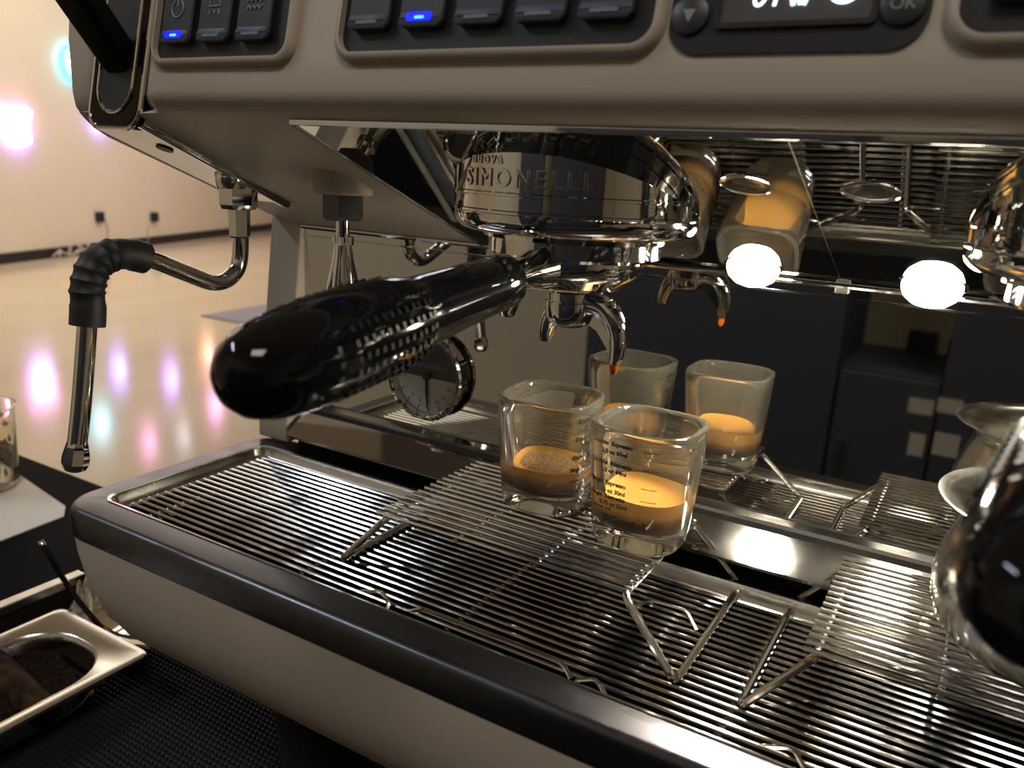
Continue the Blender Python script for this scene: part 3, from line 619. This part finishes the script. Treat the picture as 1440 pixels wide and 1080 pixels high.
# knock box pan
kb = thing('knock_box', (-478, 200, CM), 'stainless knock box pan with coffee grounds beside the machine', 'knock box')
KX0, KX1, KY0, KY1, KZ = -527.0, -429.0, 92.0, 292.0, -318.0
def kr(i, z, r): return rrect(KX0 + i, KX1 - i, KY0 + i, KY1 - i, r, z, 8)
def ki(i, z, r): return rrect(KX0 + i, KX1 - i, KY0 + i + 6, KY1 - i - 6, r, z, 8)
MB().loft([kr(1.6, KZ - 4, 6), kr(0, KZ - 3, 7), kr(0, KZ - .8, 7), kr(1.2, KZ, 6), kr(4, KZ - 0.2, 5), ki(9, KZ - .6, 34), ki(10.5, KZ - 1.6, 33), ki(12, KZ - 6, 32), ki(14, CM + 2, 30), ki(16, CM + 1, 29)], False).build('pan', 'satin', kb, smooth=45)
MB().loft([ki(15, CM, 30), ki(13, CM + 3, 30)], True, False).build('pan_bottom', 'satin', kb)
gb = MB(); n = 24; gv = []
for j in range(n + 1):
    for i in range(n + 1):
        x = KX0 + 14 + (KX1 - KX0 - 28) * i / n; y = KY0 + 22 + (KY1 - KY0 - 44) * j / n
        gv.append((x, y, CM + 9 + random.uniform(-1.5, 1.5) + 4 * math.sin(x * .07) * math.cos(y * .05)))
gb.add(gv, [(j * (n + 1) + i, j * (n + 1) + i + 1, (j + 1) * (n + 1) + i + 1, (j + 1) * (n + 1) + i) for j in range(n) for i in range(n)])
gb.build('coffee_grounds', 'grounds', kb)['kind'] = 'stuff'
MB().tube([(KX0 + 11, 238, KZ - 12), (KX1 - 11, 228, KZ - 12)], 9, 18).build('knock_rod', 'knock', kb)
# steel rail at the counter joint
rl = thing('steel_rail', (-570, 200, CT), 'long steel edge rail lying on the black counter', 'rail')
MB().box(-572, -566, 50, 335, CT, -329).build('rail_base', 'rubber', rl, smooth=0)
MB().box(-575, -565, 50, 246, -329, -322).build('rail_bar', 'satin', rl, smooth=0, bevel=1.2)
MB().box(-575, -565, 246.6, 334, -329, -322).build('rail_bar', 'satin', rl, smooth=0, bevel=1.2)
# rag, spoon, steel scoop behind the pan
b_ = MB(); n = 20; gv = []
for j in range(n + 1):
    for i in range(n + 1):
        u, v = i / n * 2 - 1, j / n * 2 - 1; x = -543 + u * 20 + v * -5; y = 321 + v * 11 + u * -4
        z = CM + 2 + 30 * max(0, 1 - abs(u) ** 2.2) * max(0, 1 - abs(v) ** 2.2) * (0.75 + 0.35 * math.sin(7 * u + 3 * v) * math.cos(5 * v - 2 * u)) + random.uniform(0, 1.2)
        gv.append((x + random.uniform(-.8, .8), y + random.uniform(-.8, .8), z))
m_ = (n + 1) ** 2
b_.add(gv + [(x, y, CM) for x, y, z in gv], [(j * (n + 1) + i, j * (n + 1) + i + 1, (j + 1) * (n + 1) + i + 1, (j + 1) * (n + 1) + i) for j in range(n) for i in range(n)])
tag(b_.build('bar_rag', 'rag'), 'crumpled stained rag lying behind the knock box', 'rag')
sp = thing('stirring_spoon', (-470, 303, CM), 'dark thin stirring spoon leaning up behind the knock box', 'spoon')
MB().tube(smooth_path([(-562, 302, -284), (-556, 302, -289), (-530, 302, -312), (-500, 303, -330), (-470, 303, CM + 5)], 6), [2.0] * 25, 10).build('handle', 'black_gloss', sp)
MB().lathe([(0, 2.2), (2.2, 2.5), (2.6, 0), (2, -2)], (-562, 302, -284), (-0.75, 0, 0.6), 12).build('end_cap', 'chrome', sp)
MB().lathe([(0, 0), (5, 1), (8, 4), (8.6, 6), (7.4, 4.4), (4.6, 1.8), (0, 1)], (-462, 303, CM), (0, 0, 1), 20).build('bowl', 'chrome', sp)
tg = thing('steel_tongs', (-470, 297, CM), 'curved polished steel tongs lying between knock box and machine', 'tongs')
for dy, dz in ((0, 0), (9, 2)):
    pts = smooth_path([(-533, 309 + dy, -331 + dz), (-526, 309 + dy, -339.5 + dz), (-508, 309 + dy, -343.4 + dz), (-486, 309 + dy, -341 + dz), (-456, 310 + dy, -331 + dz), (-440, 311 + dy, -326 + dz)], 6)
    L_ = []
    for p in pts: L_.append([(p.x, p.y - 3.6, p.z), (p.x, p.y + 3.6, p.z + .4), (p.x, p.y + 3.6, p.z + 1.6), (p.x, p.y - 3.6, p.z + 1.2)])
    MB().loft(L_).build('arm', 'chrome', tg)
# napkin and jar
tag(MB().loft([[(-1010, 330, z), (-722, 352, z), (-728, 414, z), (-748, 428, z), (-865, 447, z), (-1020, 440, z)] for z in (CT, CT + 1.2)]).build('paper_napkin', 'napkin', smooth=0), 'white paper napkin under the glass jar', 'napkin')
jr = thing('glass_jar', (-862, 405, CT + 1.2), 'clear glass jar of dried herbs on the white napkin', 'jar')
jz = CT + 1.2
MB().lathe([(0, 0), (34, 0), (37, 2), (37.5, 8), (39, 70), (40.5, 84), (41, 86), (39.6, 86), (37.6, 70), (36, 8), (34, 4), (0, 4)], (-862, 405, jz), n=48).build('jar_wall', 'glass', jr, smooth=60)
hb = MB()
for i in range(170):
    a = random.uniform(0, 6.28); r = 33 * math.sqrt(random.random()); z = random.uniform(8, 76); c = Vector((-862 + r * math.cos(a), 405 + r * math.sin(a), jz + z))
    d1 = Vector((random.uniform(-.3, .3), random.uniform(-.3, .3), 1)).normalized() * random.uniform(8, 13); d2 = d1.orthogonal().normalized() * random.uniform(2, 4)
    if (c + d1 - Vector((-862, 405, c.z + d1.z))).length > 34: c = Vector((-862 + (c.x + 862) * .85, 405 + (c.y - 405) * .85, c.z))
    hb.add([c - d1 * .4, c + d2, c + d1 * .6, c - d2, c + d1.cross(d2).normalized() * 1.2], [(0, 1, 4), (1, 2, 4), (2, 3, 4), (3, 0, 4), (0, 3, 2, 1)])
hb.build('herb_leaves', 'herb', jr, smooth=0)['kind'] = 'stuff'

# ------------------------------------------------------------------ things on the far wall and hall floor
def ncurve(al, z, pts): return [wp(al + u, z + v, 45) for u, v in pts]
def backing(t, al, z, r):                       # clear-coated dark mounting bar
    wallbox(MB(), al - r * .7, al + r * .7, z - 12, z + 12, 0, 40).build('mounting_bar', 'base', t, smooth=0)
def neon(al, z, kind, label, scale=1.0):
    t = thing('neon_sign', wp(al, z), label, 'neon sign', 'neon signs on the cream wall'); s = scale
    circ = lambda r, n=32: [(r * math.cos(2 * math.pi * k / n), r * math.sin(2 * math.pi * k / n)) for k in range(n)]
    if kind == 'ring':
        MB().tube(ncurve(al, z, circ(185 * s)), 28 * s, 10, True).build('outer_tube', 'n_cyan', t)
        MB().tube(ncurve(al, z, circ(125 * s)), 12 * s, 10, True).build('inner_tube', 'n_cyan', t)
        MB().tube(ncurve(al, z, [(u, v + 10) for u, v in circ(62 * s)]), 42 * s, 10, True).build('centre_tube', 'n_white', t)
    elif kind == 'crown':
        MB().tube(ncurve(al, z, [(-150 * s, 190 * s), (-110 * s, 60 * s), (-60 * s, 110 * s), (0, 70 * s), (70 * s, 120 * s), (120 * s, 70 * s), (170 * s, 200 * s)]), 34 * s, 10).build('crown_tube', 'n_pink', t)
        MB().tube(ncurve(al, z, [(-100 * s, 60 * s), (100 * s, 60 * s)]), 48 * s, 10).build('band_tube', 'n_white', t)
        MB().tube(ncurve(al, z, [(u * 1.0, v * .45 - 90 * s) for u, v in circ(150 * s)]), 22 * s, 10, True).build('loop_tube', 'n_violet', t)
        MB().tube(ncurve(al, z, [(u * 1.0, v * .5 - 85 * s) for u, v in circ(75 * s)]), 36 * s, 10, True).build('core_tube', 'n_white', t)
    else:
        MB().tube(ncurve(al, z, circ(90 * s)), 26 * s, 10, True).build('outer_tube', kind, t)
        MB().tube(ncurve(al, z, [(-60 * s, 0), (60 * s, 0)]), 42 * s, 10).build('core_tube', 'n_white', t)
    backing(t, al, z, 150 * s)
neon(1330, 915, 'ring', 'round cyan neon ring with white centre on the cream wall')
neon(400, 130, 'crown', 'pink and white crown shaped neon over a violet loop')
neon(1760, 290, 'n_blue', 'small blue neon ring low on the wall beneath the cyan one')
neon(2300, 1500, 'n_pink', 'pink neon ring whose glow shows beside the wand tip', 1.0)
neon(3150, 1680, 'n_white', 'white neon ring mirrored as a pale spot on the floor', .8)
neon(4080, 1420, 'n_pink', 'large pink neon ring mirrored beside the black handle', 1.3)
neon(4990, 1560, 'n_cyan', 'cyan neon ring hidden behind the machine body', .9)
neon(2900, 700, 'n_violet', 'violet neon ring mirrored in the middle of the hall floor', 1.1)
neon(3900, 520, 'n_orange', 'orange neon ring behind the machine side', 1.1)
for al, z, w_, lb in ((1621, -865, 62, 'black wall socket nearest the blue neon ring'), (2741, -916, 66, 'black wall socket with cord near the wand nut')):
    t = thing('wall_socket', wp(al, z), lb, 'wall socket', 'black sockets on the cream wall')
    wallbox(MB(), al - w_, al + w_, z - 62, z + 62, 0, 50).build('socket_box', 'base', t, smooth=0, bevel=6)
    MB().tube(smooth_path([wp(al + (90 if al < 2000 else -90), z - 20, 12), wp(al + (150 if al < 2000 else -150), z - 150, 12), wp(al + (110 if al < 2000 else -160), z - 330, 12)], 6), 8, 6).build('cord', 'cord', t)
c_ = MB(); pts = []
for i in range(40):
    pts.append(wp(700 + i * 32 + random.uniform(-60, 60), FL + 16 + abs(random.gauss(0, 60)), 90 + random.uniform(-40, 60)))
c_.tube(smooth_path(pts, 4), 11, 6); tag(c_.build('loose_cable', 'cord'), 'tangle of pale cable on the floor along the black baseboard', 'cable')
tag(MB().loft([[(-5472, 4386, z), (-5560, 5600, z), (-4500, 5400, z), (-4636, 4410, z)] for z in (FL, FL + 12)]).build('floor_mat', 'carpet', smooth=0), 'grey mat lying on the shiny hall floor', 'mat')
